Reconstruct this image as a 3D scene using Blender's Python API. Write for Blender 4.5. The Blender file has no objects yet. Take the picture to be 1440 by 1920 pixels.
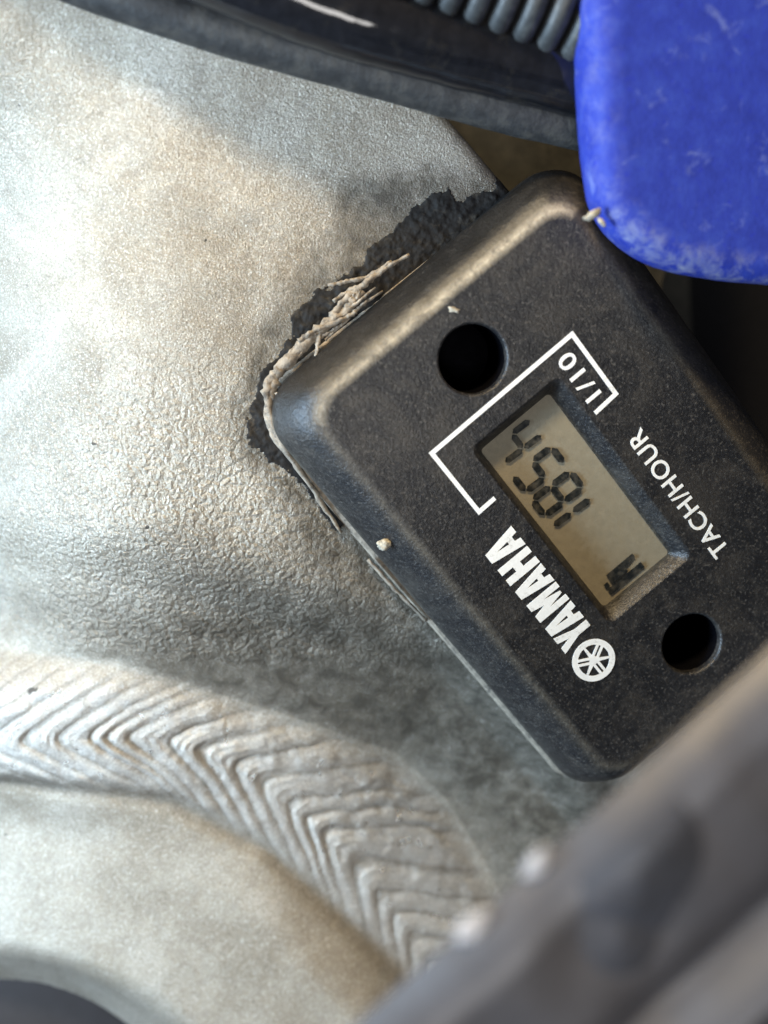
import bpy, bmesh, math, random
import numpy as np
from mathutils import Vector, Matrix, noise as mn

random.seed(7)
MM = 0.001
scene = bpy.context.scene
C = scene.collection

# ------------------------------------------------------------------ camera
# World: z = 0 is the aluminium face the meter is glued to, +z leaves that face.
FPX = 2000.0                       # focal length in pixels of the 1440 x 1920 photograph
TILT = math.radians(15)            # the face leans away towards the lower right
_d = np.array((0.62, -0.785)); _d /= np.linalg.norm(_d)
_n = np.array((math.sin(TILT) * _d[0], math.sin(TILT) * _d[1], math.cos(TILT)))
_X = np.array((1.0, 0, 0)); _X = _X - _X.dot(_n) * _n; _X /= np.linalg.norm(_X)
_Y = np.cross(_n, _X)
WM = np.array((_X, _Y, _n))        # camera axes -> world
CAMPOS = WM @ np.array((0, 0, 0.1))


def at(px, py, z=0.0):
    """world point on the plane z (mm) seen at a photograph pixel"""
    r = WM @ np.array(((px - 720) / FPX, -(py - 960) / FPX, -1.0))
    t = (z * MM - CAMPOS[2]) / r[2]
    return Vector(CAMPOS + t * r)


cam = bpy.data.cameras.new('camera')
cam_o = bpy.data.objects.new('camera', cam); C.objects.link(cam_o)
m = Matrix([list(WM[i]) + [CAMPOS[i]] for i in range(3)] + [[0, 0, 0, 1]])
cam_o.matrix_world = m
cam.sensor_fit = 'VERTICAL'; cam.sensor_height = 36.0; cam.sensor_width = 27.0
cam.lens = 36.0 * FPX / 1920.0
cam.clip_start = 0.002; cam.clip_end = 20.0
cam.dof.use_dof = True
cam.dof.focus_distance = 0.0965
cam.dof.aperture_fstop = 14.0
scene.camera = cam_o

# ------------------------------------------------------------------ light
world = bpy.data.worlds.new('World'); scene.world = world
world.use_nodes = True
bg = world.node_tree.nodes['Background']
bg.inputs[0].default_value = (0.80, 0.86, 1.0, 1); bg.inputs[1].default_value = 0.10


def lamp(name, loc, target, size, power, col, size_y=None):
    l = bpy.data.lights.new(name, 'AREA'); l.energy = power; l.color = col
    l.shape = 'RECTANGLE'; l.size = size; l.size_y = size_y or size
    o = bpy.data.objects.new(name, l); C.objects.link(o)
    o.location = loc
    o.rotation_euler = (Vector(target) - Vector(loc)).to_track_quat('-Z', 'Y').to_euler()
    return o


lamp('window_light', (-0.44, -0.02, 0.125), (-0.02, 0, 0), 0.20, 4.6, (0.56, 0.77, 1.0), 0.16)
lamp('warm_lamp', (-0.15, 0.34, 0.185), (0, 0, 0), 0.05, 1.75, (1.0, 0.76, 0.43))
lamp('overhead_fill', (-0.10, -0.12, 0.62), (0, 0, 0), 0.34, 1.6, (1.0, 0.97, 0.94), 0.12)  # unseen overhead lamp, added and sized for the glint on the glossy hose

scene.view_settings.view_transform = 'Standard'
scene.view_settings.look = 'None'
scene.view_settings.exposure = 0.34
scene.view_settings.gamma = 1.0


# ------------------------------------------------------------------ materials
def nodes(name):
    mt = bpy.data.materials.new(name); mt.use_nodes = True
    nt = mt.node_tree
    return mt, nt, nt.nodes['Principled BSDF']


def coords(nt, scale=1000.0):
    tc = nt.nodes.new('ShaderNodeTexCoord')
    mp = nt.nodes.new('ShaderNodeMapping'); mp.inputs['Scale'].default_value = (scale,) * 3
    geo = nt.nodes.new('ShaderNodeNewGeometry')
    nt.links.new(geo.outputs['Position'], mp.inputs['Vector'])
    return mp.outputs[0]


def noise(nt, co, scale, detail=4, rough=0.55, dist=0.0):
    n = nt.nodes.new('ShaderNodeTexNoise'); nt.links.new(co, n.inputs['Vector'])
    n.inputs['Scale'].default_value = scale; n.inputs['Detail'].default_value = detail
    n.inputs['Roughness'].default_value = rough; n.inputs['Distortion'].default_value = dist
    return n.outputs['Fac']


def ramp(nt, fac, stops):
    r = nt.nodes.new('ShaderNodeValToRGB'); nt.links.new(fac, r.inputs[0])
    e = r.color_ramp.elements
    while len(e) < len(stops): e.new(0.5)
    for el, (p, c) in zip(e, stops):
        el.position = p; el.color = (c if len(c) == 4 else (*c, 1)) if hasattr(c, '__len__') else (c, c, c, 1)
    return r.outputs[0]


def mix(nt, fac, a, b, mode='MIX'):
    x = nt.nodes.new('ShaderNodeMix'); x.data_type = 'RGBA'; x.blend_type = mode
    for s, v in ((x.inputs[0], fac), (x.inputs[6], a), (x.inputs[7], b)):
        if isinstance(v, bpy.types.NodeSocket): nt.links.new(v, s)
        elif hasattr(v, '__len__'): s.default_value = (*v, 1)
        else: s.default_value = v
    return x.outputs[2]


def math_(nt, op, a, b=0.0, clamp=False):
    x = nt.nodes.new('ShaderNodeMath'); x.operation = op; x.use_clamp = clamp
    for s, v in ((x.inputs[0], a), (x.inputs[1], b)):
        if isinstance(v, bpy.types.NodeSocket): nt.links.new(v, s)
        else: s.default_value = v
    return x.outputs[0]


def attr(nt, name):
    a = nt.nodes.new('ShaderNodeAttribute'); a.attribute_name = name
    return a.outputs['Fac']


def bump(nt, bsdf, height, dist_mm, strength=1.0, chain=None):
    b = nt.nodes.new('ShaderNodeBump'); b.inputs['Strength'].default_value = strength
    b.inputs['Distance'].default_value = dist_mm * MM
    nt.links.new(height, b.inputs['Height'])
    if chain: nt.links.new(chain, b.inputs['Normal'])
    nt.links.new(b.outputs[0], bsdf.inputs['Normal'])
    return b.outputs[0]


def link(nt, a, b): nt.links.new(a, b)


def mat_aluminium():
    mt, nt, b = nodes('weathered_cast_aluminium'); co = coords(nt)
    big = noise(nt, co, 0.09, 4, 0.6, 0.6)
    mid = noise(nt, co, 0.55, 5, 0.65, 0.4)
    fine = noise(nt, co, 2.6, 3, 0.6)
    col = ramp(nt, big, [(0.32, (0.29, 0.25, 0.19)), (0.5, (0.39, 0.35, 0.28)), (0.68, (0.47, 0.435, 0.365))])
    col = mix(nt, ramp(nt, mid, [(0.50, 0.0), (0.68, 0.42)]), col, (0.30, 0.27, 0.225))
    col = mix(nt, ramp(nt, fine, [(0.60, 0.0), (0.72, 0.5)]), col, (0.22, 0.195, 0.16))
    col = mix(nt, ramp(nt, fine, [(0.28, 0.45), (0.40, 0.0)]), col, (0.80, 0.77, 0.70))
    col = mix(nt, math_(nt, 'MULTIPLY', attr(nt, 'weld'), 0.8), col, (0.46, 0.44, 0.40))
    g1 = noise(nt, co, 5.5, 2, 0.6); g2 = noise(nt, co, 3.3, 4, 0.7, 0.4)
    col = mix(nt, ramp(nt, g1, [(0.56, 0.0), (0.68, 0.55)]), col, (0.17, 0.15, 0.12))
    col = mix(nt, ramp(nt, g1, [(0.32, 0.55), (0.44, 0.0)]), col, (0.82, 0.79, 0.72))
    col = mix(nt, ramp(nt, g2, [(0.58, 0.0), (0.70, 0.45)]), col, (0.20, 0.175, 0.135))
    # grime around the weld toes; dirt and shade of the fillet put into colour
    gr = math_(nt, 'MULTIPLY', attr(nt, 'grime_shade'), ramp(nt, mid, [(0.30, 0.45), (0.62, 1.0)]), True)
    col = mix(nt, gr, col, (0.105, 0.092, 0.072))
    dk = ramp(nt, noise(nt, co, 0.8, 2, 0.4), [(0.77, 0.0), (0.80, 0.9)])
    col = mix(nt, dk, col, (0.06, 0.055, 0.05))
    link(nt, col, b.inputs['Base Color'])
    b.inputs['Metallic'].default_value = 0.75
    rg = ramp(nt, mid, [(0.3, 0.38), (0.7, 0.54)])
    link(nt, math_(nt, 'SUBTRACT', rg, math_(nt, 'MULTIPLY', attr(nt, 'weld'), 0.13)), b.inputs['Roughness'])
    vo = nt.nodes.new('ShaderNodeTexVoronoi'); vo.feature = 'F1'; vo.inputs['Scale'].default_value = 1.75
    wv_ = nt.nodes.new('ShaderNodeTexNoise'); link(nt, co, wv_.inputs['Vector']); wv_.inputs['Scale'].default_value = 1.1; wv_.inputs['Detail'].default_value = 3
    ad = nt.nodes.new('ShaderNodeVectorMath'); ad.operation = 'MULTIPLY_ADD'; link(nt, wv_.outputs['Color'], ad.inputs[0]); ad.inputs[1].default_value = (0.9, 0.9, 0.9); link(nt, co, ad.inputs[2])
    link(nt, ad.outputs[0], vo.inputs['Vector'])
    peb = math_(nt, 'SUBTRACT', math_(nt, 'MULTIPLY', noise(nt, co, 2.6, 3, 0.6), 0.7), math_(nt, 'MULTIPLY', vo.outputs['Distance'], 0.75))
    h1 = math_(nt, 'MULTIPLY', peb, attr(nt, 'pebble'))
    n1 = bump(nt, b, h1, 0.19)
    bump(nt, b, noise(nt, co, 6.0, 3, 0.7), 0.13, 1.0, n1)
    return mt


def mat_plain(name, col, rough=0.5, metallic=0.0, spec=0.5, var=0.25, vs=1.2, bmp=0.02, bs=5.0, dust=None, dust_amt=(0.5, 0.75, 0.6), ds=0.8):
    mt, nt, b = nodes(name); co = coords(nt)
    f = noise(nt, co, vs, 4, 0.6)
    lo = tuple(c * (1 - var) for c in col); hi = tuple(min(1, c * (1 + var)) for c in col)
    c = ramp(nt, f, [(0.3, lo), (0.7, hi)])
    if dust:
        d = noise(nt, co, ds, 6, 0.7, 0.3)
        c = mix(nt, ramp(nt, d, [(dust_amt[0], 0.0), (dust_amt[1], dust_amt[2])]), c, dust)
    link(nt, c, b.inputs['Base Color'])
    b.inputs['Roughness'].default_value = rough; b.inputs['Metallic'].default_value = metallic
    b.inputs['Specular IOR Level'].default_value = spec
    if bmp: bump(nt, b, noise(nt, co, bs, 3, 0.6), bmp)
    return mt


def mat_housing():
    mt, nt, b = nodes('dusty_black_plastic'); co = coords(nt)
    f = noise(nt, co, 1.1, 6, 0.72, 0.2)
    c = ramp(nt, f, [(0.28, (0.006, 0.006, 0.007)), (0.52, (0.014, 0.014, 0.015)), (0.74, (0.048, 0.044, 0.039))])
    sp = noise(nt, co, 3.6, 3, 0.6)
    c = mix(nt, ramp(nt, sp, [(0.56, 0.0), (0.70, 0.6)]), c, (0.12, 0.112, 0.10))
    c = mix(nt, ramp(nt, sp, [(0.26, 0.7), (0.38, 0.0)]), c, (0.010, 0.010, 0.012))
    pt = noise(nt, co, 0.16, 5, 0.65, 0.8)
    c = mix(nt, ramp(nt, pt, [(0.48, 0.0), (0.72, 0.55)]), c, (0.062, 0.055, 0.046))
    c = mix(nt, math_(nt, 'MULTIPLY', attr(nt, 'soil'), ramp(nt, noise(nt, co, 0.5, 5, 0.7), [(0.35, 1.0), (0.72, 0.35)])), c, (0.007, 0.0065, 0.006))
    wear_glint = math_(nt, 'MULTIPLY', attr(nt, 'wear_glint'), ramp(nt, noise(nt, co, 0.9, 5, 0.7, 0.5), [(0.32, 0.35), (0.66, 1.0)]), True)
    c = mix(nt, wear_glint, c, (0.56, 0.48, 0.35))
    link(nt, c, b.inputs['Base Color'])
    b.inputs['Roughness'].default_value = 0.36
    b.inputs['Specular IOR Level'].default_value = 0.5
    n1 = bump(nt, b, noise(nt, co, 3.2, 4, 0.65), 0.10)
    bump(nt, b, noise(nt, co, 9.0, 2, 0.6), 0.02, 1.0, n1)
    return mt


def mat_blue():
    mt, nt, b = nodes('scuffed_blue_plastic'); co = coords(nt)
    f = noise(nt, co, 0.55, 5, 0.65)
    c = ramp(nt, f, [(0.3, (0.016, 0.028, 0.22)), (0.5, (0.020, 0.036, 0.27)), (0.72, (0.028, 0.052, 0.31))])
    sp = noise(nt, co, 2.4, 3, 0.6)
    c = mix(nt, ramp(nt, sp, [(0.28, 0.55), (0.40, 0.0)]), c, (0.012, 0.022, 0.36))
    sc = noise(nt, co, 0.36, 7, 0.78, 0.7)
    c = mix(nt, ramp(nt, sc, [(0.58, 0.0), (0.74, 0.5)]), c, (0.20, 0.25, 0.47))
    w = math_(nt, 'MULTIPLY', attr(nt, 'wear_glint'), ramp(nt, noise(nt, co, 0.6, 7, 0.75, 0.4), [(0.45, 0.0), (0.76, 0.8)]), True)
    c = mix(nt, w, c, (0.30, 0.32, 0.38))
    link(nt, c, b.inputs['Base Color'])
    b.inputs['Roughness'].default_value = 0.6; b.inputs['Specular IOR Level'].default_value = 0.2
    bump(nt, b, noise(nt, co, 2.2, 4, 0.65), 0.05)
    return mt


def mat_pane():
    mt = bpy.data.materials.new('clear_window'); mt.use_nodes = True
    nt = mt.node_tree; nt.nodes.clear(); co = coords(nt)
    out = nt.nodes.new('ShaderNodeOutputMaterial')
    tr = nt.nodes.new('ShaderNodeBsdfTransparent'); tr.inputs[0].default_value = (0.95, 0.95, 0.93, 1)
    gl = nt.nodes.new('ShaderNodeBsdfGlossy'); gl.inputs['Roughness'].default_value = 0.25
    df = nt.nodes.new('ShaderNodeBsdfDiffuse'); df.inputs[0].default_value = (0.42, 0.38, 0.30, 1)
    m1 = nt.nodes.new('ShaderNodeMixShader'); m2 = nt.nodes.new('ShaderNodeMixShader')
    m1.inputs[0].default_value = 0.05; link(nt, tr.outputs[0], m1.inputs[1]); link(nt, gl.outputs[0], m1.inputs[2])
    link(nt, ramp(nt, noise(nt, co, 1.6, 6, 0.7), [(0.45, 0.0), (0.75, 0.12)]), m2.inputs[0])
    link(nt, m1.outputs[0], m2.inputs[1]); link(nt, df.outputs[0], m2.inputs[2])
    link(nt, m2.outputs[0], out.inputs[0])
    return mt


M = {}
M['alu'] = mat_aluminium()
M['housing'] = mat_housing()
M['blue'] = mat_blue()
M['pane'] = mat_pane()
M['hole'] = mat_plain('black_bore', (0.003, 0.003, 0.004), 0.8, spec=0.0, bmp=0)
M['white'] = mat_plain('white_print', (0.86, 0.86, 0.83), 0.6, var=0.05, vs=2.5, bmp=0.01, dust=(0.40, 0.385, 0.35), dust_amt=(0.56, 0.72, 0.7), ds=1.9)
M['lcd'] = mat_plain('grey_green_display', (0.36, 0.32, 0.25), 0.6, var=0.06, vs=1.3, bmp=0.005, dust=(0.42, 0.375, 0.295), dust_amt=(0.5, 0.75, 0.4), ds=1.5)
M['seg'] = mat_plain('dark_segment', (0.010, 0.013, 0.015), 0.8, spec=0.1, bmp=0)
M['sealant'] = mat_plain('dirty_black_sealant', (0.010, 0.009, 0.008), 0.7, var=0.6, vs=2.2, bmp=0.08, bs=2.0, spec=0.3, dust=(0.11, 0.088, 0.06), dust_amt=(0.56, 0.78, 0.7), ds=0.7)
M['tape'] = mat_plain('torn_beige_tape', (0.27, 0.225, 0.17), 0.8, var=0.4, vs=1.5, bmp=0.10, bs=3.0, dust=(0.07, 0.06, 0.05), dust_amt=(0.52, 0.66, 0.8), ds=1.3)
M['rubber'] = mat_plain('dusty_black_rubber', (0.028, 0.028, 0.028), 0.6, var=0.4, vs=0.7, bmp=0.08, bs=2.0, dust=(0.075, 0.068, 0.055), dust_amt=(0.48, 0.76, 0.8), ds=0.7)
M['gloss'] = mat_plain('glossy_black_hose', (0.010, 0.010, 0.012), 0.09, var=0.3, bmp=0.006, bs=1.5, dust=(0.05, 0.043, 0.033), dust_amt=(0.56, 0.74, 0.55), ds=0.45)
M['conduit'] = mat_plain('grey_black_conduit', (0.034, 0.036, 0.036), 0.5, var=0.3, bmp=0.03, dust=(0.12, 0.12, 0.11), dust_amt=(0.52, 0.74, 0.6), ds=1.0)
M['cover'] = mat_plain('satin_dark_grey_plastic', (0.052, 0.050, 0.055), 0.46, var=0.15, vs=0.3, bmp=0.03, bs=1.5)
M['dark_patch'] = mat_plain('dark_reflection_colour', (0.030, 0.031, 0.038), 0.5, var=0.3, vs=0.4)
M['void'] = mat_plain('black_cavity', (0.006, 0.006, 0.007), 0.8, spec=0.1, bmp=0)
M['greyplastic'] = mat_plain('slate_grey_plastic', (0.018, 0.019, 0.024), 0.6, var=0.15, vs=0.6, bmp=0.03)
M['shaded_shelf'] = mat_plain('shade_painted_shelf', (0.028, 0.027, 0.022), 0.65, var=0.3, vs=0.5, bmp=0.04, spec=0.25, dust=(0.07, 0.063, 0.05), dust_amt=(0.5, 0.75, 0.5))  # lower frame shelf: its shade put into a dark colour
M['pale_glint'] = mat_plain('pale_glint_colour', (0.50, 0.49, 0.50), 0.9, spec=0.0, var=0.15)
M['flake'] = mat_plain('pale_flake', (0.40, 0.36, 0.28), 0.8, var=0.5, vs=3.0, bmp=0.05)


# ------------------------------------------------------------------ helpers
def obj(name, bm_or_me, mat, parent=None, smooth=True):
    if isinstance(bm_or_me, bmesh.types.BMesh):
        me = bpy.data.meshes.new(name); bm_or_me.to_mesh(me); bm_or_me.free()
    else:
        me = bm_or_me; me.name = name
    if mat is not None:
        me.materials.clear(); me.materials.append(M[mat])
    me.polygons.foreach_set('use_smooth', [smooth] * len(me.polygons))
    o = bpy.data.objects.new(name, me); C.objects.link(o)
    if parent is not None:
        o.parent = parent
        o.matrix_parent_inverse = Matrix.Identity(4)
    return o


def empty(name, loc=(0, 0, 0), rz=0.0):
    o = bpy.data.objects.new(name, None); C.objects.link(o)
    o.empty_display_size = 0.005
    o.location = loc; o.rotation_euler = (0, 0, rz)
    return o


def tag(o, label, cat, group=None, kind=None):
    o['label'] = label; o['category'] = cat
    if group: o['group'] = group
    if kind: o['kind'] = kind
    return o


def smooth01(x, a, b):
    t = np.clip((x - a) / (b - a), 0, 1); return t * t * (3 - 2 * t)


def vnoise(x, y, seed=0):
    """vectorised smooth value noise, about -1..1"""
    xi = np.floor(x).astype(np.int64); yi = np.floor(y).astype(np.int64)
    fx = x - xi; fy = y - yi
    fx = fx * fx * (3 - 2 * fx); fy = fy * fy * (3 - 2 * fy)

    def hsh(a, b):
        n = (a * 374761393 + b * 668265263 + seed * 1442695041) & 0xffffffff
        n = ((n ^ (n >> 13)) * 1274126177) & 0xffffffff
        return ((n ^ (n >> 16)) & 0xffff) / 32767.5 - 1
    return (hsh(xi, yi) * (1 - fx) + hsh(xi + 1, yi) * fx) * (1 - fy) + (hsh(xi, yi + 1) * (1 - fx) + hsh(xi + 1, yi + 1) * fx) * fy


def fbm(x, y, seed=0, o=4):
    s = 0; a = 1.0; t = 0
    for i in range(o):
        s = s + a * vnoise(x * 2 ** i, y * 2 ** i, seed + i * 17); t += a; a *= 0.55
    return s / t


def poly_curve(pts, X, Y):
    """arc length of the nearest point on a polyline, and the signed distance to it (+ = right hand in pixel axes)"""
    best = np.full(X.shape, 1e9); S = np.zeros(X.shape); T = np.zeros(X.shape); acc = 0.0
    n = len(pts) - 1
    for i in range(n):
        ax, ay = pts[i]; bx_, by_ = pts[i + 1]
        dx, dy = bx_ - ax, by_ - ay; L = math.hypot(dx, dy); dx /= L; dy /= L
        s = (X - ax) * dx + (Y - ay) * dy
        lo = -1e9 if i == 0 else 0; hi = 1e9 if i == n - 1 else L
        sc = np.clip(s, lo, hi)
        ex = X - (ax + sc * dx); ey = Y - (ay + sc * dy)
        d = np.hypot(ex, ey); sg = np.sign(-(X - ax) * dy + (Y - ay) * dx)
        k = d < best
        best = np.where(k, d, best); S = np.where(k, acc + sc, S); T = np.where(k, d * sg, T)
        acc += L
    return S, T


def polydist(poly, X, Y):
    ins = np.zeros(X.shape, bool); best = np.full(X.shape, 1e9); n = len(poly)
    for i in range(n):
        x1, y1 = poly[i]; x2, y2 = poly[(i + 1) % n]
        c = ((y1 > Y) != (y2 > Y)) & (X < (x2 - x1) * (Y - y1) / ((y2 - y1) or 1e-9) + x1)
        ins ^= c
        dx, dy = x2 - x1, y2 - y1; t = np.clip(((X - x1) * dx + (Y - y1) * dy) / (dx * dx + dy * dy), 0, 1)
        best = np.minimum(best, np.hypot(X - x1 - t * dx, Y - y1 - t * dy))
    return np.where(ins, best, -best)


def spline(pts, n=12):
    out = []
    p = [np.array(q, float) for q in pts]
    p = [2 * p[0] - p[1]] + p + [2 * p[-1] - p[-2]]
    for i in range(1, len(p) - 2):
        for k in range(n):
            t = k / n
            out.append(0.5 * ((2 * p[i]) + (-p[i - 1] + p[i + 1]) * t + (2 * p[i - 1] - 5 * p[i] + 4 * p[i + 1] - p[i + 2]) * t * t + (-p[i - 1] + 3 * p[i] - 3 * p[i + 1] + p[i + 2]) * t ** 3))
    out.append(p[-2])
    return out


def plane_xy(X, Y, z=0.0):
    """pixel grid -> metric positions on the plane z (mm)"""
    rx = (X - 720) / FPX; ry = -(Y - 960) / FPX
    R = [WM[i][0] * rx + WM[i][1] * ry - WM[i][2] for i in range(3)]
    t = (z * MM - CAMPOS[2]) / R[2]
    return CAMPOS[0] + t * R[0], CAMPOS[1] + t * R[1]


def sheet(name, X, Y, wx, wy, wz, mat, parent=None, keep=None, attrs=None):
    ny, nx = X.shape
    idx = np.arange(nx * ny).reshape(ny, nx)
    q = np.stack([idx[1:, :-1], idx[1:, 1:], idx[:-1, 1:], idx[:-1, :-1]], -1)
    if keep is not None:
        kq = keep[1:, :-1] & keep[1:, 1:] & keep[:-1, 1:] & keep[:-1, :-1]
        q = q[kq]
    q = q.reshape(-1, 4)
    used = np.unique(q); remap = np.full(nx * ny, -1); remap[used] = np.arange(len(used))
    q = remap[q]
    co = np.stack([wx, wy, wz], -1).reshape(-1, 3)[used]
    me = bpy.data.meshes.new(name)
    me.vertices.add(len(co)); me.vertices.foreach_set('co', co.astype(np.float32).ravel())
    me.loops.add(q.size); me.loops.foreach_set('vertex_index', q.astype(np.int32).ravel())
    me.polygons.add(len(q)); me.polygons.foreach_set('loop_start', np.arange(0, q.size, 4, dtype=np.int32))
    me.polygons.foreach_set('loop_total', np.full(len(q), 4, dtype=np.int32))
    me.update(calc_edges=True); me.validate()
    for k, v in (attrs or {}).items():
        a = me.attributes.new(k, 'FLOAT', 'POINT'); a.data.foreach_set('value', v.reshape(-1)[used].astype(np.float32))
    return obj(name, me, mat, parent)


def tube(bm, pts, rad, seg=20, cap=True):
    """swept tube through world points; rad number or list"""
    n = len(pts); rings = []
    up = Vector((0, 0, 1))
    for i, p in enumerate(pts):
        a = pts[max(i - 1, 0)]; b = pts[min(i + 1, n - 1)]
        t = (b - a).normalized()
        s = t.cross(up).normalized(); u = s.cross(t)
        r = rad[i] if hasattr(rad, '__len__') else rad
        rings.append([bm.verts.new(p + (s * math.cos(2 * math.pi * k / seg) + u * math.sin(2 * math.pi * k / seg)) * r) for k in range(seg)])
    for i in range(n - 1):
        for k in range(seg):
            bm.faces.new((rings[i][k], rings[i][(k + 1) % seg], rings[i + 1][(k + 1) % seg], rings[i + 1][k]))
    if cap:
        bm.faces.new(rings[0][::-1]); bm.faces.new(rings[-1])


def rrect(u0, u1, v0, v1, r, seg=8):
    out = []
    for cx, cy, a0 in ((u1 - r, v1 - r, 0), (u0 + r, v1 - r, 90), (u0 + r, v0 + r, 180), (u1 - r, v0 + r, 270)):
        for k in range(seg + 1):
            a = math.radians(a0 + 90 * k / seg)
            out.append((cx + r * math.cos(a), cy + r * math.sin(a)))
    return out


def loop_verts(bm, pts, z): return [bm.verts.new((x * MM, y * MM, z * MM)) for x, y in pts]


def bridge(bm, a, b):
    n = len(a)
    for k in range(n): bm.faces.new((a[k], a[(k + 1) % n], b[(k + 1) % n], b[k]))


def loop_edges(bm, vs):
    out = []
    for k in range(len(vs)):
        e = bm.edges.get((vs[k], vs[(k + 1) % len(vs)])) or bm.edges.new((vs[k], vs[(k + 1) % len(vs)]))
        out.append(e)
    return out


def flat_shape(loops, z, th):
    """filled 2-D outline (mm, first loop outer, others holes) with thickness th"""
    bm = bmesh.new(); es = []
    for lp in loops: es += loop_edges(bm, loop_verts(bm, lp, z))
    bmesh.ops.triangle_fill(bm, use_beauty=True, use_dissolve=False, edges=es)
    bmesh.ops.recalc_face_normals(bm, faces=bm.faces)
    if bm.faces and sum(f.normal.z for f in bm.faces) < 0: bmesh.ops.reverse_faces(bm, faces=bm.faces)
    r = bmesh.ops.extrude_face_region(bm, geom=list(bm.faces))
    for v in [g for g in r['geom'] if isinstance(g, bmesh.types.BMVert)]: v.co.z += th * MM
    bmesh.ops.recalc_face_normals(bm, faces=bm.faces)
    return bm


# ================================================================== THE SETTING
# dark hollow of the machine behind everything
bm = bmesh.new()
for x, y in ((-1, -1), (1, -1), (1, 1), (-1, 1)): bm.verts.new((x * 0.22, y * 0.22, -0.045))
bm.faces.new(bm.verts)
o = obj('engine_bay_floor', bm, 'void'); o['kind'] = 'structure'

# ================================================================== THE ALUMINIUM FRAME
frame = empty('aluminium_frame', at(500, 900, 0))
tag(frame, 'weathered bare aluminium motorcycle frame with a herringbone weld, filling the left side', 'frame')
FO = frame.location


def shift(X): return X


APEX = spline([(-300, 1500), (-100, 1462), (60, 1440), (200, 1428), (300, 1432), (400, 1458), (480, 1500), (580, 1575), (690, 1680), (790, 1810), (900, 1980), (980, 2150)], 5)
WTOP = [(-300, 1310), (0, 1288), (210, 1284), (430, 1345), (600, 1398), (760, 1455), (860, 1545), (930, 1660), (1050, 1900), (1150, 2150)]
WBOT = [(-300, 1560), (0, 1538), (200, 1545), (320, 1556), (500, 1640), (610, 1735), (740, 1855), (860, 2000), (950, 2150)]
RIM = ((850, 215), (0.654, 0.757))       # where the spar ends, beside and below the meter


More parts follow.
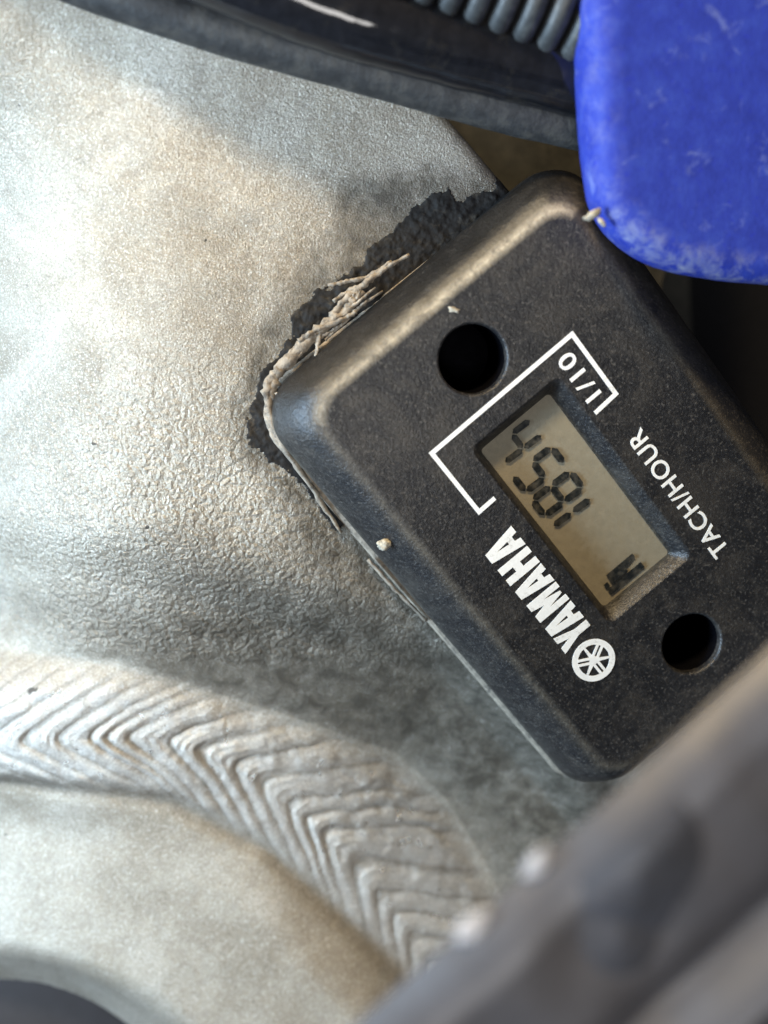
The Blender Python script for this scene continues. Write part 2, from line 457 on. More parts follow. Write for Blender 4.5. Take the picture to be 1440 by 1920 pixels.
def frame_height(X, Y):
    """relief of the frame in mm over the z = 0 plane, and masks"""
    h = np.zeros_like(X)
    # spar rolls off to the left
    h -= (4.6e-5 * np.clip(360 - X, 0, None) ** 2 + 2.5e-5 * np.clip(180 - X, 0, None) ** 2) * (0.05 + 0.95 * smooth01(Y + 0.3 * X, -60, 480)) * (1 - 0.72 * smooth01(Y, 1180, 1400))
    # upper land leans back towards the hoses
    cr = Y - (430 + 0.08 * (X - 250))
    h += 0.0012 * np.clip(-cr, 0, None)
    # fillet below: leans towards the weld, then out again
    S, T = poly_curve(WTOP, X, Y)            # T < 0 above the weld line
    up = -T
    h += -0.016 * np.clip(330 - up, 0, None) * smooth01(330 - up, 0, 160) * (up > -600) * smooth01(up, -60, 40)
    h += -0.016 * 330 * (1 - smooth01(up, -60, 40)) * 1.0
    # second plate below the weld comes forward again
    Sb, Tb = poly_curve(WBOT, X, Y)
    h += (0.6 + 0.0055 * (X - 420) + 0.005 * (Y - 1650)) * smooth01(Tb, -40, 120)
    # weld bead
    Sa, Ta = poly_curve([tuple(p) for p in APEX], X, Y)
    inside = smooth01(T, -20, 60) * smooth01(-Tb, -8, 34)
    width_up = 150.0
    at_ = np.abs(Ta)
    k = np.where(Ta < 0, 1.9 - 0.95 * smooth01(Sa, 450, 900), 2.1)
    wob = 15 * fbm(X / 80, Y / 80, 5, 4)
    ph = (Sa - k * (np.sqrt(at_ ** 2 + 14 ** 2) - 14) + wob)
    ph = ph + 30 * vnoise(ph / 110.0, np.zeros_like(ph), 3)
    f = (ph / 62.0) % 1.0
    scale = np.where(f < 0.6, np.sin(f / 0.6 * math.pi / 2), np.cos((f - 0.6) / 0.4 * math.pi / 2))
    ridge = scale - 0.6
    ridge = ridge + 0.14 * np.sin(ph / 17.0 * 2 * math.pi + 2 * fbm(X / 40, Y / 40, 66, 2))
    cell = np.floor(ph / 62.0)
    amp = 0.36 + 0.16 * vnoise(cell * 1.7, np.zeros_like(cell), 9)
    amp = 0.62 * amp * (0.58 + 0.8 * np.exp(-(at_ / 36.0) ** 2) + 0.6 * fbm(X / 60, Y / 60, 61, 3))
    bead = 0.35 * np.clip(1 - (Ta / np.where(Ta < 0, 175., 120.)) ** 2, 0, 1)
    h += inside * (bead + amp * ridge + 0.11 * fbm(X / 26, Y / 26, 21, 4))
    # toe grooves
    h -= 0.22 * np.exp(-(T / 20.0) ** 2) * smooth01(-X, -500, -250) + 0.35 * np.exp(-(Tb / 18.0) ** 2)
    # broad dents and casting unevenness
    h += 0.35 * fbm(X / 260, Y / 260, 31, 3) + 0.05 * fbm(X / 42, Y / 42, 41, 3)
    # seat of the meter is flat
    # opening at the lower left with a rolled lip
    e = np.hypot((X - 40) / 420.0, (Y - 2265) / 352.0)
    lip = (1.0 - e) * 370
    h -= 0.0016 * np.clip(lip + 70, 0, 70) ** 2 * 0.25 + np.where(lip > 0, 0.05 * lip, 0)
    keep = lip < 95
    # spar edge below the meter, lower shelf, end of the shelf
    dr = (X - RIM[0][0]) * RIM[1][1] - (Y - RIM[0][1]) * RIM[1][0]     # + on the far side
    h = h * (1 - smooth01(dr, -20, 10)) - 19.0 * smooth01(dr, -16, 40) - 0.0025 * np.clip(dr + 40, 0, 40) ** 2 * (dr < 0) * 0.2
    end = X - np.interp(Y, [300, 540, 700, 860, 1200], [1460, 1402, 1372, 1450, 1600])
    h -= 24 * smooth01(end, -6, 40)
    # masks
    peb = 0.16 + 1.05 * smooth01(Y, 560, 900) * (1 - smooth01(Y, 1230, 1290)) * (1 - 0.55 * smooth01(X, 420, 720))
    peb = peb * (1 - 0.75 * inside) * (1 - 0.45 * smooth01(Tb, 0, 60))
    gr = 1.05 * np.exp(-((up - 140) / 165.0) ** 2) * smooth01(X, 120, 560) * (T < 0)  # band above the weld: dirt and the fillet's shade put into colour
    gr = gr + 0.55 * np.exp(-((up - 70) / 80.0) ** 2) * (1 - smooth01(X, 500, 900))
    gr = gr + 0.5 * np.exp(-(Tb / 16.0) ** 2)
    gr = gr + inside * 0.8 * np.clip(0.45 - scale, 0, 1) * 2.0
    gr = np.clip(gr, 0, 1)
    return h, peb, gr, keep, inside


step = 4.0
gx = np.arange(-260, 1660, step); gy = np.arange(-260, 2200, step)
GX, GY = np.meshgrid(gx, gy)
WX, WY = plane_xy(GX, GY, 0.0)
H, PEB, GR, KEEP, INS = frame_height(GX, GY)
# the meter's bed
ms, mt_ = poly_curve([(600, 900), (1060, 1440)], GX, GY)
bed = smooth01(-mt_, -30, 30) * smooth01((GX - 1060) * -0.757 + (GY - 1440) * -0.654 + 0, -999, -998)
H = H * (1 - smooth01(-mt_, -70, 10) * (smooth01(GX * 0.654 + GY * 0.757, 880, 1000))) - 9.0 * 0
dr = (GX - RIM[0][0]) * RIM[1][1] - (GY - RIM[0][1]) * RIM[1][0]
H = np.where(dr > -16, frame_height(GX, GY)[0], H)
fx, fy, fz = FO
sel = (INS > 0.02)
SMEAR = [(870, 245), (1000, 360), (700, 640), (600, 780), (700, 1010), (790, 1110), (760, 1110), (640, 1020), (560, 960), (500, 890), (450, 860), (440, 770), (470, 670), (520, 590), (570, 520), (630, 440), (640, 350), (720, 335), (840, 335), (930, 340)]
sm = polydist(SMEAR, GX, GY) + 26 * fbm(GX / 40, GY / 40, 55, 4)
stain_shade = 0.9 * np.exp(-((mt_ - 30) / 105.0) ** 2) * smooth01(ms, -60, 120) * (mt_ > -60) * (0.75 + 0.35 * fbm(GX / 60, GY / 60, 57, 3))  # brown staining and soft shadow left of the meter, put into the colour
GR = np.clip(GR + 0.9 * smooth01(sm, -42, 14) + stain_shade, 0, 1)
ATT = {'pebble': PEB, 'grime_shade': GR, 'weld': INS}
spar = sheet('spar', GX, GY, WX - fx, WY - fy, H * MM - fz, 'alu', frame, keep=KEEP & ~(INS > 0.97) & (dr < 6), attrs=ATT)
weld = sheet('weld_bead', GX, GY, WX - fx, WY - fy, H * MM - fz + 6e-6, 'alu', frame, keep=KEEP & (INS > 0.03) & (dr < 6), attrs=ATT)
shelf = sheet('shaded_frame_shelf', GX, GY, WX - fx, WY - fy, H * MM - fz, 'shaded_shelf', frame, keep=dr > -3)
shelf['label'] = 'lower part of the frame below the meter, its shade put into the dark colour'


def frame_z(px, py):
    i = int(round((py + 260) / step)); j = int(round((px + 260) / step))
    return float(H[min(max(i, 0), H.shape[0] - 1), min(max(j, 0), H.shape[1] - 1)])


# grey plastic seen through the round opening at the lower left
bm = bmesh.new()
ring = [at(40 + 520 * math.cos(a), 2240 + 460 * math.sin(a), -16) for a in np.linspace(0, 2 * math.pi, 49)[:-1]]
cen = at(40, 2240, -14)
prev = None
for f_, zz in ((1.0, -3.0), (0.96, -1.2), (0.88, -0.3), (0.5, 0.0), (0.02, 0.1)):
    vs = [bm.verts.new(cen + (p - cen) * f_ + Vector((0, 0, zz * MM))) for p in ring]
    if prev: bridge(bm, prev, vs)
    prev = vs
bm.faces.new(prev)
bmesh.ops.recalc_face_normals(bm, faces=bm.faces)
tag(obj('side_cover', bm, 'greyplastic'), 'slate grey plastic cover showing in the round opening of the frame', 'cover')

# ================================================================== HOUR METER
UANG = math.radians(128.9)
MO = Vector((0.0173843, 0.00121248, 0.0))
meter = empty('hour_meter', MO, UANG)
tag(meter, 'dusty black rectangular tach and hour meter with a small grey display, upside down', 'hour meter')
ZT = 7.0
MINV = Matrix.Translation(MO) @ Matrix.Rotation(UANG, 4, 'Z'); MINV.invert()


def ml(px, py, z=ZT):
    """pixel on plane z -> meter-local mm"""
    p = MINV @ at(px, py, z)
    return p.x / MM, p.y / MM


PROFILE = [  # half u, v max, v min, z, corner radius
    (25.2, 17.2, 18.0, 0.5, 4.2), (25.5, 17.4, 18.3, 0.9, 4.4), (25.5, 17.35, 18.25, 2.4, 4.4), (25.25, 17.1, 18.0, 3.0, 4.3),
    (24.75, 16.3, 17.2, 4.6, 4.0), (24.4, 15.75, 16.6, 5.5, 3.7), (24.0, 15.1, 15.9, 6.2, 3.4), (23.5, 14.5, 15.2, 6.68, 3.1),
    (22.9, 13.8, 14.5, 6.92, 2.8), (22.2, 13.2, 13.9, ZT, 2.5)]
WIN = (-10.3, 11.3, -5.1, 5.0)          # opening of the display well (u0,u1,v0,v1)
DSP = (-9.3, 10.1, -3.75, 4.2)          # display itself
HOLES = [(17.18, 0.0, 3.22), (-17.18, 0.0, 3.12)]

bm = bmesh.new()
SEG = 10
prev = None; rings = []
for hu, v1, v0, z, r in PROFILE:
    pts = rrect(-hu, hu, -v0, v1, r, SEG)
    # subdivide the long sides so that the edge tone can vary along them
    vs = []
    full = []
    for k, p in enumerate(pts):
        q = pts[(k + 1) % len(pts)]
        full.append(p)
        if (k + 1) % (SEG + 1) == 0:
            for t in range(1, 24): full.append((p[0] + (q[0] - p[0]) * t / 24, p[1] + (q[1] - p[1]) * t / 24))
    w = 0.10
    vs = [bm.verts.new(((x + w * 0.5 * mn.noise((x * .4, y * .4, z))) * MM, (y + w * 0.5 * mn.noise((x * .4, y * .4, z + 9))) * MM, (z + (0.07 * mn.noise((x * .5, y * .5, 3)) if 2 < z < ZT else 0)) * MM)) for x, y in full]
    if prev: bridge(bm, prev, vs)
    else: bm.faces.new(vs[::-1])
    prev = vs; rings.append(vs)
es = loop_edges(bm, prev)
hl = []
for cu, cv, r in HOLES:
    vs = loop_verts(bm, [(cu + r * math.cos(a), cv + r * math.sin(a)) for a in np.linspace(0, 2 * math.pi, 65)[:-1]], ZT)
    es += loop_edges(bm, vs); hl.append((cu, cv, r, vs))
wv = loop_verts(bm, rrect(*WIN, 0.9, 6), ZT); es += loop_edges(bm, wv)
fl = bmesh.ops.triangle_fill(bm, use_beauty=True, use_dissolve=False, edges=es)
for f in fl['geom']:
    if isinstance(f, bmesh.types.BMFace) and f.normal.z < 0: f.normal_flip()
# rounded lips into the holes
for cu, cv, r, vs in hl:
    pv = vs
    for dr_, z in ((0.10, ZT - 0.03), (0.2, ZT - 0.13), (0.24, ZT - 0.3), (0.26, ZT - 0.9)):
        nv = loop_verts(bm, [(cu + (r - dr_) * math.cos(a), cv + (r - dr_) * math.sin(a)) for a in np.linspace(0, 2 * math.pi, 65)[:-1]], z)
        bridge(bm, pv, nv); pv = nv
# sloping walls of the display well
pv = wv
for t, z in ((0.10, ZT - 0.05), (0.25, ZT - 0.2), (0.9, ZT - 1.25), (1.0, ZT - 1.7)):
    a = [WIN[i] + (DSP[i] - WIN[i]) * t for i in range(4)]
    nv = loop_verts(bm, rrect(*a, 0.9 - 0.5 * t, 6), z)
    bridge(bm, pv, nv); pv = nv
bmesh.ops.recalc_face_normals(bm, faces=bm.faces)
me = bpy.data.meshes.new('housing'); bm.to_mesh(me); bm.free()
wr = me.attributes.new('wear_glint', 'FLOAT', 'POINT')
vals = []
for v in me.vertices:
    u, vv, z = v.co.x / MM, v.co.y / MM, v.co.z / MM
    edge = math.exp(-((z - 6.87) / 0.13) ** 2) if z < ZT - 1e-3 and (abs(u) > 21 or abs(vv) > 12) else 0
    low = 0.5 * math.exp(-((z - 1.2) / 1.0) ** 2)
    vals.append(min(1, edge * (1.0 * min(1, 0.55 + (14 - vv) / 26) if u > 21 else 0.14) + low * (0.0 if u > 24 else 0.8 if vv > 10 else 0.2)))  # bevel at the upper left end: dust plus its highlight put into colour
wr.data.foreach_set('value', vals)
sd = me.attributes.new('soil', 'FLOAT', 'POINT')
sd.data.foreach_set('value', [float(min(1, max(0, (6.35 - v.co.z / MM) / 0.6)) * min(1, max(0, (v.co.x / MM - 22.5) / 1.5))) for v in me.vertices])
housing = obj('housing', me, 'housing', meter)
for p in me.polygons:
    if abs(p.normal.z) > 0.999: p.use_smooth = False

for cu, cv, r in HOLES:
    bm = bmesh.new()
    rr = r - 0.27
    a_ = np.linspace(0, 2 * math.pi, 49)[:-1]
    top = loop_verts(bm, [(cu + rr * math.cos(a), cv + rr * math.sin(a)) for a in a_], ZT - 0.75)
    bot = loop_verts(bm, [(cu + rr * math.cos(a), cv + rr * math.sin(a)) for a in a_], 0.7)
    bridge(bm, bot, top); bm.faces.new(bot)
    bmesh.ops.reverse_faces(bm, faces=bm.faces)
    obj('mounting_hole', bm, 'hole', meter)

# display
disp = obj('display', flat_shape([rrect(DSP[0] - .3, DSP[1] + .3, DSP[2] - .3, DSP[3] + .3, 0.4, 4)], ZT - 2.1, 0.4), 'lcd', meter, smooth=False)
pane = obj('window_pane', flat_shape([rrect(DSP[0] - .05, DSP[1] + .05, DSP[2] - .05, DSP[3] + .05, 0.4, 4)], ZT - 1.30, 0.12), 'pane', meter, smooth=False)

SEGZ = ZT - 1.56


def seg_poly(a, b, w):
    ax, ay = a; bx_, by_ = b
    dx, dy = bx_ - ax, by_ - ay; L = math.hypot(dx, dy); dx /= L; dy /= L
    nx, ny = -dy * w / 2, dx * w / 2
    c = min(w * 0.5, L * 0.3)
    return [(ax, ay), (ax + dx * c + nx, ay + dy * c + ny), (bx_ - dx * c + nx, by_ - dy * c + ny), (bx_, by_), (bx_ - dx * c - nx, by_ - dy * c - ny), (ax + dx * c - nx, ay + dy * c - ny)]


def digit(u0, v0, w, h, segs, th):
    g = 0.09
    S_ = {'a': ((0, h), (w, h)), 'b': ((w, h), (w, h / 2)), 'c': ((w, h / 2), (w, 0)), 'd': ((0, 0), (w, 0)), 'e': ((0, 0), (0, h / 2)), 'f': ((0, h / 2), (0, h)), 'g': ((0, h / 2), (w, h / 2))}
    for s in segs:
        (ax, ay), (bx_, by_) = S_[s]
        L = math.hypot(bx_ - ax, by_ - ay); dx, dy = (bx_ - ax) / L * g, (by_ - ay) / L * g
        sl = 0.06
        p = [(u0 + x + sl * y, v0 + y) for x, y in seg_poly((ax + dx, ay + dy), (bx_ - dx, by_ - dy), th)]
        obj('segment', flat_shape([p], SEGZ, 0.02), 'seg', disp, smooth=False)


digit(-1.98, -1.0, 1.9, 4.3, 'bc', 0.66)
digit(1.22, -1.0, 1.95, 4.3, 'abcdefg', 0.66)
digit(4.15, -1.0, 1.95, 4.3, 'afgcd', 0.66)
digit(7.55, -1.0, 1.75, 4.2, 'fgec', 0.58)
# dense mark at the start of the display
for lp in ([(-8.75, -1.1), (-8.1, -1.1), (-8.1, 2.95), (-8.75, 2.95)], [(-8.0, 0.3), (-7.6, 0.5), (-7.35, -0.95), (-6.9, -0.95), (-6.9, 2.2), (-8.0, 2.3)], [(-8.0, 2.5), (-7.5, 2.5), (-7.5, 2.95), (-8.0, 2.95)]):
    obj('segment', flat_shape([lp], SEGZ, 0.02), 'seg', disp, smooth=False)

# printed frame line
PZ = ZT + 0.004
PT = 0.035


def stroke(pts, w):
    left, right = [], []
    n = len(pts)
    for i in range(n):
        p = np.array(pts[i]);
        d0 = (p - np.array(pts[i - 1])) if i else (np.array(pts[1]) - p)
        d1 = (np.array(pts[i + 1]) - p) if i < n - 1 else d0
        d0 = d0 / np.linalg.norm(d0); d1 = d1 / np.linalg.norm(d1)
        n0 = np.array((-d0[1], d0[0])); n1 = np.array((-d1[1], d1[0])); b = n0 + n1; b /= np.linalg.norm(b)
        k = w / 2 / max(0.3, b.dot(n0))
        left.append(tuple(p + b * k)); right.append(tuple(p - b * k))
    return left + right[::-1]


def dense(pts, n=10):
    out = []
    for a, b in zip(pts[:-1], pts[1:]):
        for t in range(n): out.append((a[0] + (b[0] - a[0]) * t / n, a[1] + (b[1] - a[1]) * t / n))
    return out + [pts[-1]]


obj('printed_line', flat_shape([stroke([(6.35, 5.95), (6.3, 7.8), (13.15, 7.8), (13.3, -8.1), (6.6, -8.1), (6.45, -5.6)], 0.40)], PZ, PT), 'white', housing, smooth=False)

LET = {
    'A': [[(0, 0), (0.27, 1), (0.73, 1), (1, 0), (0.66, 0), (0.62, 0.17), (0.40, 0.17), (0.35, 0)], [(0.44, 0.34), (0.585, 0.34), (0.515, 0.72)]],
    'Y': [[(0, 1), (0.35, 1), (0.5, 0.66), (0.65, 1), (1, 1), (0.68, 0.40), (0.68, 0), (0.32, 0), (0.32, 0.40)]],
    'M': [[(0, 0), (0, 1), (0.36, 1), (0.5, 0.62), (0.64, 1), (1, 1), (1, 0), (0.72, 0), (0.72, 0.55), (0.56, 0.06), (0.44, 0.06), (0.28, 0.55), (0.28, 0)]],
    'H': [[(0, 0), (0, 1), (0.36, 1), (0.36, 0.64), (0.64, 0.64), (0.64, 1), (1, 1), (1, 0), (0.64, 0), (0.64, 0.40), (0.36, 0.40), (0.36, 0)]]}
xs = [(-9.62, 1.95, 'Y'), (-7.95, 2.1, 'A'), (-5.62, 2.15, 'M'), (-3.28, 2.1, 'A'), (-1.0, 1.95, 'H'), (1.18, 2.2, 'A')]
for u0, w, ch in xs:
    lps = [[(u0 + x * w, 6.35 + y * 3.45) for x, y in lp] for lp in LET[ch]]
    obj('letter', flat_shape(lps, PZ, PT), 'white', housing, smooth=False)

# round emblem: ring with three crossed tuning forks
ec = (-11.95, 8.15)
circ = lambda r, n=48: [(ec[0] + r * math.cos(2 * math.pi * k / n), ec[1] + r * math.sin(2 * math.pi * k / n)) for k in range(n)]
emb = obj('emblem_ring', flat_shape([circ(2.08), circ(1.52)], PZ, PT), 'white', housing, smooth=False)
for k in range(3):
    a = math.radians(90 + 120 * k)
    f_ = [(-0.10, -1.50), (0.10, -1.50), (0.20, -0.25), (0.36, 0.15), (0.36, 1.50), (0.10, 1.50), (0.10, 0.42), (-0.10, 0.42), (-0.10, 1.50), (-0.36, 1.50), (-0.36, 0.15), (-0.20, -0.25)]
    p = [(ec[0] + x * math.cos(a) - y * math.sin(a), ec[1] + x * math.sin(a) + y * math.cos(a)) for x, y in f_]
    obj('emblem_fork', flat_shape([p], PZ + 0.006 * k, PT), 'white', housing, smooth=False)


def text(body, u0, u1, v0, v1, weight=0.0):
    """each character as its own thin printed mesh, fitted to a box in the meter's plane"""
    widths = []
    cu = bpy.data.curves.new('t', 'FONT'); cu.body = body; cu.size = 1.0; cu.space_character = 1.08
    cu.resolution_u = 4; cu.offset = weight; cu.fill_mode = 'FRONT'; cu.extrude = 0.008
    to = bpy.data.objects.new('t', cu); C.objects.link(to)
    bpy.context.view_layer.update()
    dg = bpy.context.evaluated_depsgraph_get()
    me = bpy.data.meshes.new_from_object(to.evaluated_get(dg))
    C.objects.unlink(to); bpy.data.objects.remove(to)
    co = np.array([v.co[:] for v in me.vertices])
    mn_, mx = co.min(0), co.max(0)
    bm = bmesh.new(); bm.from_mesh(me)
    for v in bm.verts:
        v.co.x = (u0 + (v.co.x - mn_[0]) / (mx[0] - mn_[0]) * (u1 - u0)) * MM
        v.co.y = (v0 + (v.co.y - mn_[1]) / (mx[1] - mn_[1]) * (v1 - v0)) * MM
        v.co.z = (PZ + (PT if v.co.z > 0 else 0)) * MM
    # split into connected characters
    bmesh.ops.remove_doubles(bm, verts=bm.verts, dist=1e-7)
    left = set(bm.verts); groups = []
    while left:
        s = left.pop(); st = [s]; g = {s}
        while st:
            for e in st.pop().link_edges:
                for w in e.verts:
                    if w in left: left.discard(w); g.add(w); st.append(w)
        groups.append(g)
    for g in groups:
        b2 = bmesh.new(); mp = {v: b2.verts.new(v.co) for v in g}
        for f in bm.faces:
            if f.verts[0] in g:
                try: b2.faces.new([mp[v] for v in f.verts])
                except ValueError: pass
        obj('letter', b2, 'white', housing, smooth=False)
    bm.free()


text('TACH/HOUR', -12.05, 2.75, -8.15, -6.45, 0.012)
text('1/10', 7.55, 12.35, -7.2, -5.55, 0.014)

u_far = lambda x: x < -30
# foam tape under the housing, a thin beige edge all round
bm = bmesh.new()
prev = None
for e_, z in ((0.0, -1.2), (0.25, -0.3), (0.3, 0.2), (0.1, 0.48), (-1.0, 0.5)):
    vs = []
    for x, y in rrect(-25.6 - e_, 25.6 + e_, -18.3 - e_, 17.55 + e_, 4.4, 16):
        j = 0.18 * mn.noise((x * .7, y * .7, 1.3)) + 0.1 * mn.noise((x * 2, y * 2, 4))
        sh = 0.975 if y < 6 or u_far(x) else 1.0
        vs.append(bm.verts.new(((x * sh + j) * MM, (y * sh + j) * MM, z * MM)))
    if prev: bridge(bm, prev, vs)
    prev = vs
bm.faces.new(prev)
bmesh.ops.recalc_face_normals(bm, faces=bm.faces)
obj('foam_tape', bm, 'tape', meter)


def strand(pts, w0, w1, zs, seed):
    """torn ribbon of tape, pixel path -> ragged strip with thickness, in meter space"""
    rnd = random.Random(seed)
    path = spline([(p[0], p[1], z) for p, z in zip(pts, zs)], 8)
    bm = bmesh.new(); prev = None; n = len(path)
    for i, p in enumerate(path):
        a = path[max(0, i - 1)]; b = path[min(n - 1, i + 1)]
        d = np.array((b[0] - a[0], b[1] - a[1])); d /= np.linalg.norm(d); nn = np.array((-d[1], d[0]))
        w = 1.35 * (w0 + (w1 - w0) * i / (n - 1)) * (0.7 + 0.6 * rnd.random())
        j = rnd.uniform(-0.15, 0.15) * w
        L = at(p[0] + nn[0] * (w / 2 + j), p[1] + nn[1] * (w / 2 + j), p[2]); R = at(p[0] - nn[0] * (w / 2 - j), p[1] - nn[1] * (w / 2 - j), p[2] + rnd.uniform(-.1, .25))
        c = (L + R) / 2 + Vector((0, 0, w * 0.013 * MM))
        dn = Vector((0, 0, -0.3 * MM))
        vs = [bm.verts.new(MINV @ q) for q in (L, c, R, R + dn, L + dn)]
        if prev:
            for k in range(5): bm.faces.new((prev[k], prev[(k + 1) % 5], vs[(k + 1) % 5], vs[k]))
        else: bm.faces.new(vs)
        prev = vs
    bm.faces.new(prev[::-1])
    bmesh.ops.recalc_face_normals(bm, faces=bm.faces)
    obj('torn_strand', bm, 'tape', meter)


strand([(640, 1000), (585, 915), (530, 835), (505, 770), (503, 725), (525, 690)], 5, 15, [0.5, 0.8, 1.0, 1.1, 1.2, 1.3], 1)
strand([(505, 745), (520, 700), (560, 655), (610, 610), (650, 580), (680, 545)], 16, 16, [1.0, 1.3, 1.5, 1.6, 1.7, 1.8], 2)
strand([(610, 612), (640, 570), (680, 535), (720, 505), (768, 478)], 12, 4, [1.5, 1.7, 1.9, 2.0, 2.1], 3)
strand([(615, 535), (650, 528), (690, 518), (735, 490)], 5, 5, [1.2, 1.4, 1.6, 1.9], 4)
strand([(625, 565), (655, 545), (690, 530)], 5, 6, [1.4, 1.6, 1.8], 5)
strand([(600, 622), (595, 650), (590, 680)], 7, 3, [1.7, 1.9, 2.0], 6)
strand([(560, 640), (590, 620), (640, 600), (668, 585)], 8, 5, [1.8, 2.0, 2.1, 2.2], 7)
strand([(520, 735), (528, 755), (522, 790)], 9, 5, [1.6, 1.5, 1.4], 8)
strand([(520, 690), (550, 655), (585, 630)], 6, 4, [1.0, 1.1, 1.2], 9)
strand([(690, 1050), (740, 1105), (800, 1165)], 5, 4, [0.9, 0.9, 0.9], 10)

rs = random.Random(99)
for k in range(9):
    t = rs.random(); x = 515 + 190 * t + rs.uniform(-18, 10); y = 715 - 190 * t + rs.uniform(-8, 22); L = rs.uniform(25, 70)
    a = math.radians(-42 + rs.uniform(-16, 16)); z = 1.2 + t + rs.uniform(-.2, .3)
    strand([(x, y), (x + L * .5 * math.cos(a) + rs.uniform(-4, 4), y + L * .5 * math.sin(a)), (x + L * math.cos(a), y + L * math.sin(a))], rs.uniform(3, 8), 2, [z, z + .2, z + .15], 100 + k)

# ================================================================== BLACK SEALANT smeared round the meter's corner
OUT_ = [(880, 240), (960, 330), (1000, 360), (900, 470), (780, 560), (640, 660), (560, 740), (575, 850), (660, 985), (632, 1004), (575, 958), (520, 884), (478, 872), (452, 838), (450, 772), (476, 738), (468, 684), (492, 676), (528, 640), (522, 594), (562, 536), (622, 460), (650, 405), (652, 352), (705, 348), (742, 376), (792, 356), (836, 344), (866, 372), (925, 352), (940, 318), (870, 250)]


OUT = [(880, 240), (960, 330), (1000, 360), (900, 470), (780, 560), (640, 660), (560, 740), (575, 850), (660, 985), (634, 1000), (590, 950), (540, 890), (500, 868), (470, 838), (462, 780), (482, 740), (482, 690), (510, 670), (540, 630), (545, 590), (590, 545), (650, 510), (700, 455), (750, 415), (795, 372), (838, 350), (866, 374), (925, 352), (940, 318), (870, 250)]
sx, sy = np.meshgrid(np.arange(420, 1030, 2.5), np.arange(220, 1030, 2.5))
hs = frame_height(sx, sy)[0]
ii = np.clip(((sy + 260) / step), 0, H.shape[0] - 2); jj = np.clip(((sx + 260) / step), 0, H.shape[1] - 2)
i0 = ii.astype(int); j0 = jj.astype(int); fi = ii - i0; fj = jj - j0
hs = (H[i0, j0] * (1 - fj) + H[i0, j0 + 1] * fj) * (1 - fi) + (H[i0 + 1, j0] * (1 - fj) + H[i0 + 1, j0 + 1] * fj) * fi
d = polydist(OUT, sx, sy) + 16 * fbm(sx / 26, sy / 26, 77, 4) + 5 * fbm(sx / 7, sy / 7, 78, 2)
th = 0.20 * smooth01(d, 0, 40) + 0.20 * fbm(sx / 30, sy / 30, 79, 4) * smooth01(d, 4, 30) + 0.10 * fbm(sx / 9, sy / 9, 80, 2) * smooth01(d, 2, 14)
wx, wy = plane_xy(sx, sy, 0.0)
so = at(520, 860, 0)
seal = sheet('sealant', sx, sy, wx - so.x, wy - so.y, (hs + th + 0.02 - 0.5 * (d < 2)) * MM, 'sealant', None, keep=d > -3)
seal.location = (so.x, so.y, 0)
tag(seal, 'ragged black sealant smeared around the corner of the meter', 'sealant')

# ================================================================== loose crumbs


def flake(name, px, py, z, r, label, cat, seed, sq=0.5, mat='flake', ang=0.0):
    rnd = random.Random(seed); bm = bmesh.new()
    bmesh.ops.create_icosphere(bm, subdivisions=3, radius=1.0)
    for v in bm.verts:
        k = 1 + 0.45 * mn.noise(v.co * 1.7 + Vector((seed, 0, 0))) + 0.2 * mn.noise(v.co * 4 + Vector((0, seed, 0)))
        v.co = Vector((v.co.x * k * r, v.co.y * k * r * sq, v.co.z * k * r * 0.4)) * MM
    o = obj(name, bm, mat); o.location = at(px, py, z); o.rotation_euler = (0, 0, ang)
    return tag(o, label, cat)


flake('plastic_chip', 720, 1021, 5.7, 0.7, 'small pale chip stuck on the lower left edge of the meter', 'chip', 3, 0.75, ang=0.2)
flake('dirt_crumb', 850, 581, 6.85, 0.65, 'yellowish dirt crumb on the lit edge of the meter above a mounting hole', 'crumb', 5, 0.45, ang=-0.3)

# ================================================================== BLUE PLASTIC
ZB = 13.0
BO = at(1250, 300, ZB)
panel = empty('blue_panel', BO)
tag(panel, 'scuffed bright blue plastic panel overhanging the corner of the meter', 'panel')
edge = [tuple(p) for p in spline([(1108, -260), (1108, -100), (1108, 0), (1111, 110), (1116, 210), (1126, 318), (1142, 392), (1188, 456), (1260, 500), (1350, 521), (1440, 531), (1560, 538), (1680, 542), (1900, 545), (2100, 545)], 6)] + [(2150, 300), (2150, 0), (2150, -300), (2150, -700), (1800, -700), (1400, -700), (1120, -700), (1110, -600), (1108, -420)]
pts = [at(x, y, ZB) for x, y in edge]
n = len(pts); bm = bmesh.new(); prev = None; wl = []
for ins, dz in ((0.9, -5.5), (0.25, -5.0), (0.0, -3.6), (0.0, -2.2), (0.15, -1.4), (0.5, -0.75), (1.0, -0.3), (1.7, -0.06), (2.7, 0.0)):
    vs = []
    for i, p in enumerate(pts):
        a = pts[i - 1]; b = pts[(i + 1) % n]; t = (b - a).normalized(); nn = Vector((-t.y, t.x, 0))
        j = 0.06 * mn.noise((p.x * 900, p.y * 900, dz)) if ins < 2 else 0
        q = p + nn * (ins + j) * MM + Vector((0, 0, dz * MM)) - BO
        v = bm.verts.new(q); vs.append(v); wl.append(0.0 if ins > 2.5 else max(0, 1 - (ins + max(0, -dz - 1.5)) / 3.2) * (1.0 if i > 36 else 0.35) + 0.25 * max(0, 1 - ins / 5.5) * (i > 40))
    if prev: bridge(bm, prev, vs)
    else: bm.faces.new(vs[::-1])
    prev = vs
bmesh.ops.triangle_fill(bm, use_beauty=True, use_dissolve=False, edges=loop_edges(bm, prev))
bmesh.ops.recalc_face_normals(bm, faces=bm.faces)
me = bpy.data.meshes.new('shell'); bm.to_mesh(me); bm.free()
a = me.attributes.new('wear_glint', 'FLOAT', 'POINT'); a.data.foreach_set('value', wl)
obj('shell', me, 'blue', panel)
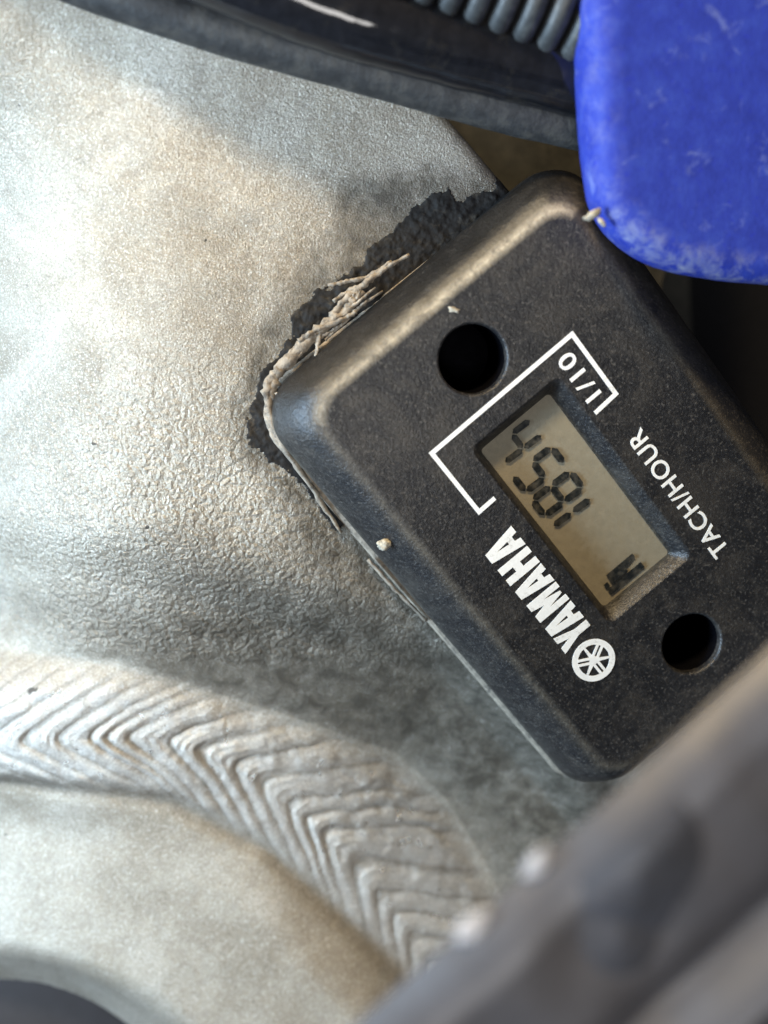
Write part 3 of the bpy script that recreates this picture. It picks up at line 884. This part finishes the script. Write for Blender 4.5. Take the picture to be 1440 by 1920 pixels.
# torn white burr on its edge
for bx_, by_, s, an in ((1112, 402, 0.75, 0.5), (1129, 417, 0.5, -0.8), (1101, 408, 0.35, 0.2)):
    bm = bmesh.new(); bmesh.ops.create_icosphere(bm, subdivisions=2, radius=1.0)
    for v in bm.verts:
        k = 1 + 0.6 * mn.noise(v.co * 2.1 + Vector((bx_, 0, 0)))
        v.co = Matrix.Rotation(an, 3, 'Z') @ Vector((v.co.x * k * s, v.co.y * k * s * 0.42, v.co.z * k * s * 0.3)) * MM + (at(bx_, by_, ZB - 1) - BO)
    obj('torn_burr', bm, 'flake', panel)

# ================================================================== HOSES


def hose(name, px, zs, rad, mat, label, cat, cut=None):
    path = [at(p[0], p[1], p[2]) for p in spline([(a[0], a[1], z) for a, z in zip(px, zs)], 14)]
    org = path[len(path) // 2].copy(); org.z = 0
    bm = bmesh.new()
    rr = [rad * MM * (1 + 0.035 * mn.noise((i * 0.23, rad, 2))) for i in range(len(path))]
    tube(bm, [p - org for p in path], rr, 36)
    bmesh.ops.recalc_face_normals(bm, faces=bm.faces)
    o = obj(name, bm, mat); o.location = org
    return tag(o, label, cat)


hose('rubber_hose', [(-420, -290), (-80, -130), (180, -25), (440, 62), (720, 140), (900, 192), (1090, 238), (1300, 285)], [-3, -1, 0.8, 1.6, 2.2, 2.4, 2.6, 2.6], 2.0, 'rubber', 'dusty matte black rubber hose lying along the top of the frame', 'hose')
hose('glossy_hose', [(-420, -470), (-100, -300), (150, -190), (380, -75), (600, 12), (760, 60), (920, 104), (1090, 146), (1300, 195)], [2, 3, 4.5, 5.5, 6.2, 6, 5.4, 5, 5], 3.2, 'gloss', 'glossy black hose with a bright glint at the top edge', 'hose')

# corrugated conduit: core and separate rings
ca = at(760, -102, 6.0); cb = at(1150, 36, 6.0)
cd = empty('corrugated_conduit', ca)
tag(cd, 'ribbed grey black corrugated conduit beside the blue panel', 'conduit')
ax = (cb - ca); Lc = ax.length; ax.normalize()
bm = bmesh.new()
tube(bm, [Vector((0, 0, 0)) - ax * 0.006, ax * (Lc * 0.5), ax * (Lc - 0.001)], 4.3 * MM, 36)
bmesh.ops.recalc_face_normals(bm, faces=bm.faces)
obj('core', bm, 'void', cd)
bm = bmesh.new()
prof = [(-0.92, 4.25), (-0.80, 4.85), (-0.5, 5.25), (0, 5.36), (0.5, 5.25), (0.80, 4.85), (0.92, 4.25)]
s_ = ax.cross(Vector((0, 0, 1))).normalized(); u_ = s_.cross(ax)
prev = None
for t, r in prof:
    vs = [bm.verts.new(ax * t * MM + (s_ * math.cos(2 * math.pi * k / 40) + u_ * math.sin(2 * math.pi * k / 40)) * r * MM) for k in range(40)]
    if prev: bridge(bm, prev, vs)
    prev = vs
bmesh.ops.recalc_face_normals(bm, faces=bm.faces)
first = obj('ring', bm, 'conduit', cd)
pitch = 2.12 * MM
nr = int(Lc / pitch) + 1
for i in range(nr):
    o = first if i == 0 else first.copy()
    if i: C.objects.link(o); o.parent = cd
    o.location = ax * ((i - 1) * pitch)

# ================================================================== FOREGROUND COVER (close to the lens, out of focus)
ZC = 51.0
e0 = np.array((1440, 1275.)); e1 = np.array((730, 1925.)); ev = (e1 - e0) / np.linalg.norm(e1 - e0)
en = np.array((-ev[1], ev[0])); en = en if en[0] > 0 else -en           # into the cover
sal, din = np.meshgrid(np.arange(-500, 1500, 8.0), np.concatenate([np.arange(0, 130, 4.0), np.arange(130, 1000, 8.0)]))
cx = e0[0] + ev[0] * sal + en[0] * din; cy = e0[1] + ev[1] * sal + en[1] * din


def cover_z(din, sal, x, y):
    h = -0.00035 * np.clip(95 - din, 0, None) ** 2
    # raised rib towards the lower right corner and the channels beside it
    h = h + 2.6 * np.exp(-((din - 420) / 46.0) ** 2) - 1.6 * np.exp(-((din - 330) / 42.0) ** 2) * smooth01(sal, 60, 200)
    h = h - 1.6 * np.exp(-((din - 520) / 60.0) ** 2)
    return 0.6 * (h + 0.6 * fbm(x / 220, y / 220, 91, 2))


hc = cover_z(din, sal, cx, cy)
wxc, wyc = plane_xy(cx, cy, ZC)
co_ = at(1250, 1650, ZC)
cover = empty('plastic_cover', co_)
tag(cover, 'blurred dark grey plastic cover in the foreground at the lower right', 'cover')
sheet('panel', cx, cy, wxc - co_.x, wyc - co_.y, hc * MM, 'cover', cover)


def mound(name, blobs, hgt, mat):
    """low dark patch added on the cover for a dark reflection: union of round blobs given in pixels"""
    mx, my = np.meshgrid(np.arange(1000, 1420, 5.0), np.arange(1400, 1900, 5.0))
    f = np.full_like(mx, -9.0)
    for x, y, r in blobs: f = np.maximum(f, 1 - np.hypot(mx - x, my - y) / r)
    dx_, dy_ = mx - e0[0], my - e0[1]
    z = cover_z(dx_ * en[0] + dy_ * en[1], dx_ * ev[0] + dy_ * ev[1], mx, my) + hgt * np.sqrt(np.clip(f, 0, 1)) - 0.15
    wx_, wy_ = plane_xy(mx, my, ZC)
    sheet(name, mx, my, wx_ - co_.x, wy_ - co_.y, z * MM, mat, cover, keep=(f > -0.01) & (dx_ * en[0] + dy_ * en[1] > 45))


mound('dark_reflection_patch', [(1200, 1590, 128), (1190, 1640, 110), (1180, 1690, 95), (1165, 1760, 80)], 0.5, 'dark_patch')  # dark blob reflected in the cover, added as a dark-coloured patch
for bx_, by_, s_x, s_y in ((1010, 1615, 0.85, 0.45), (890, 1733, 1.0, 0.6)):  # two blurred glints by the cover edge, added as pale blobs
    bm = bmesh.new(); bmesh.ops.create_icosphere(bm, subdivisions=3, radius=1.0)
    for v in bm.verts:
        k = 1 + 0.75 * mn.noise(v.co * 1.3 + Vector((bx_, 0, 0)))
        v.co = Matrix.Rotation(math.radians(42), 3, 'Z') @ Vector((v.co.x * k * s_x, v.co.y * k * s_y, v.co.z * k * 0.12)) * MM + (at(bx_, by_, ZC - 1.2) - co_)
    obj('painted_glint', bm, 'pale_glint', cover)
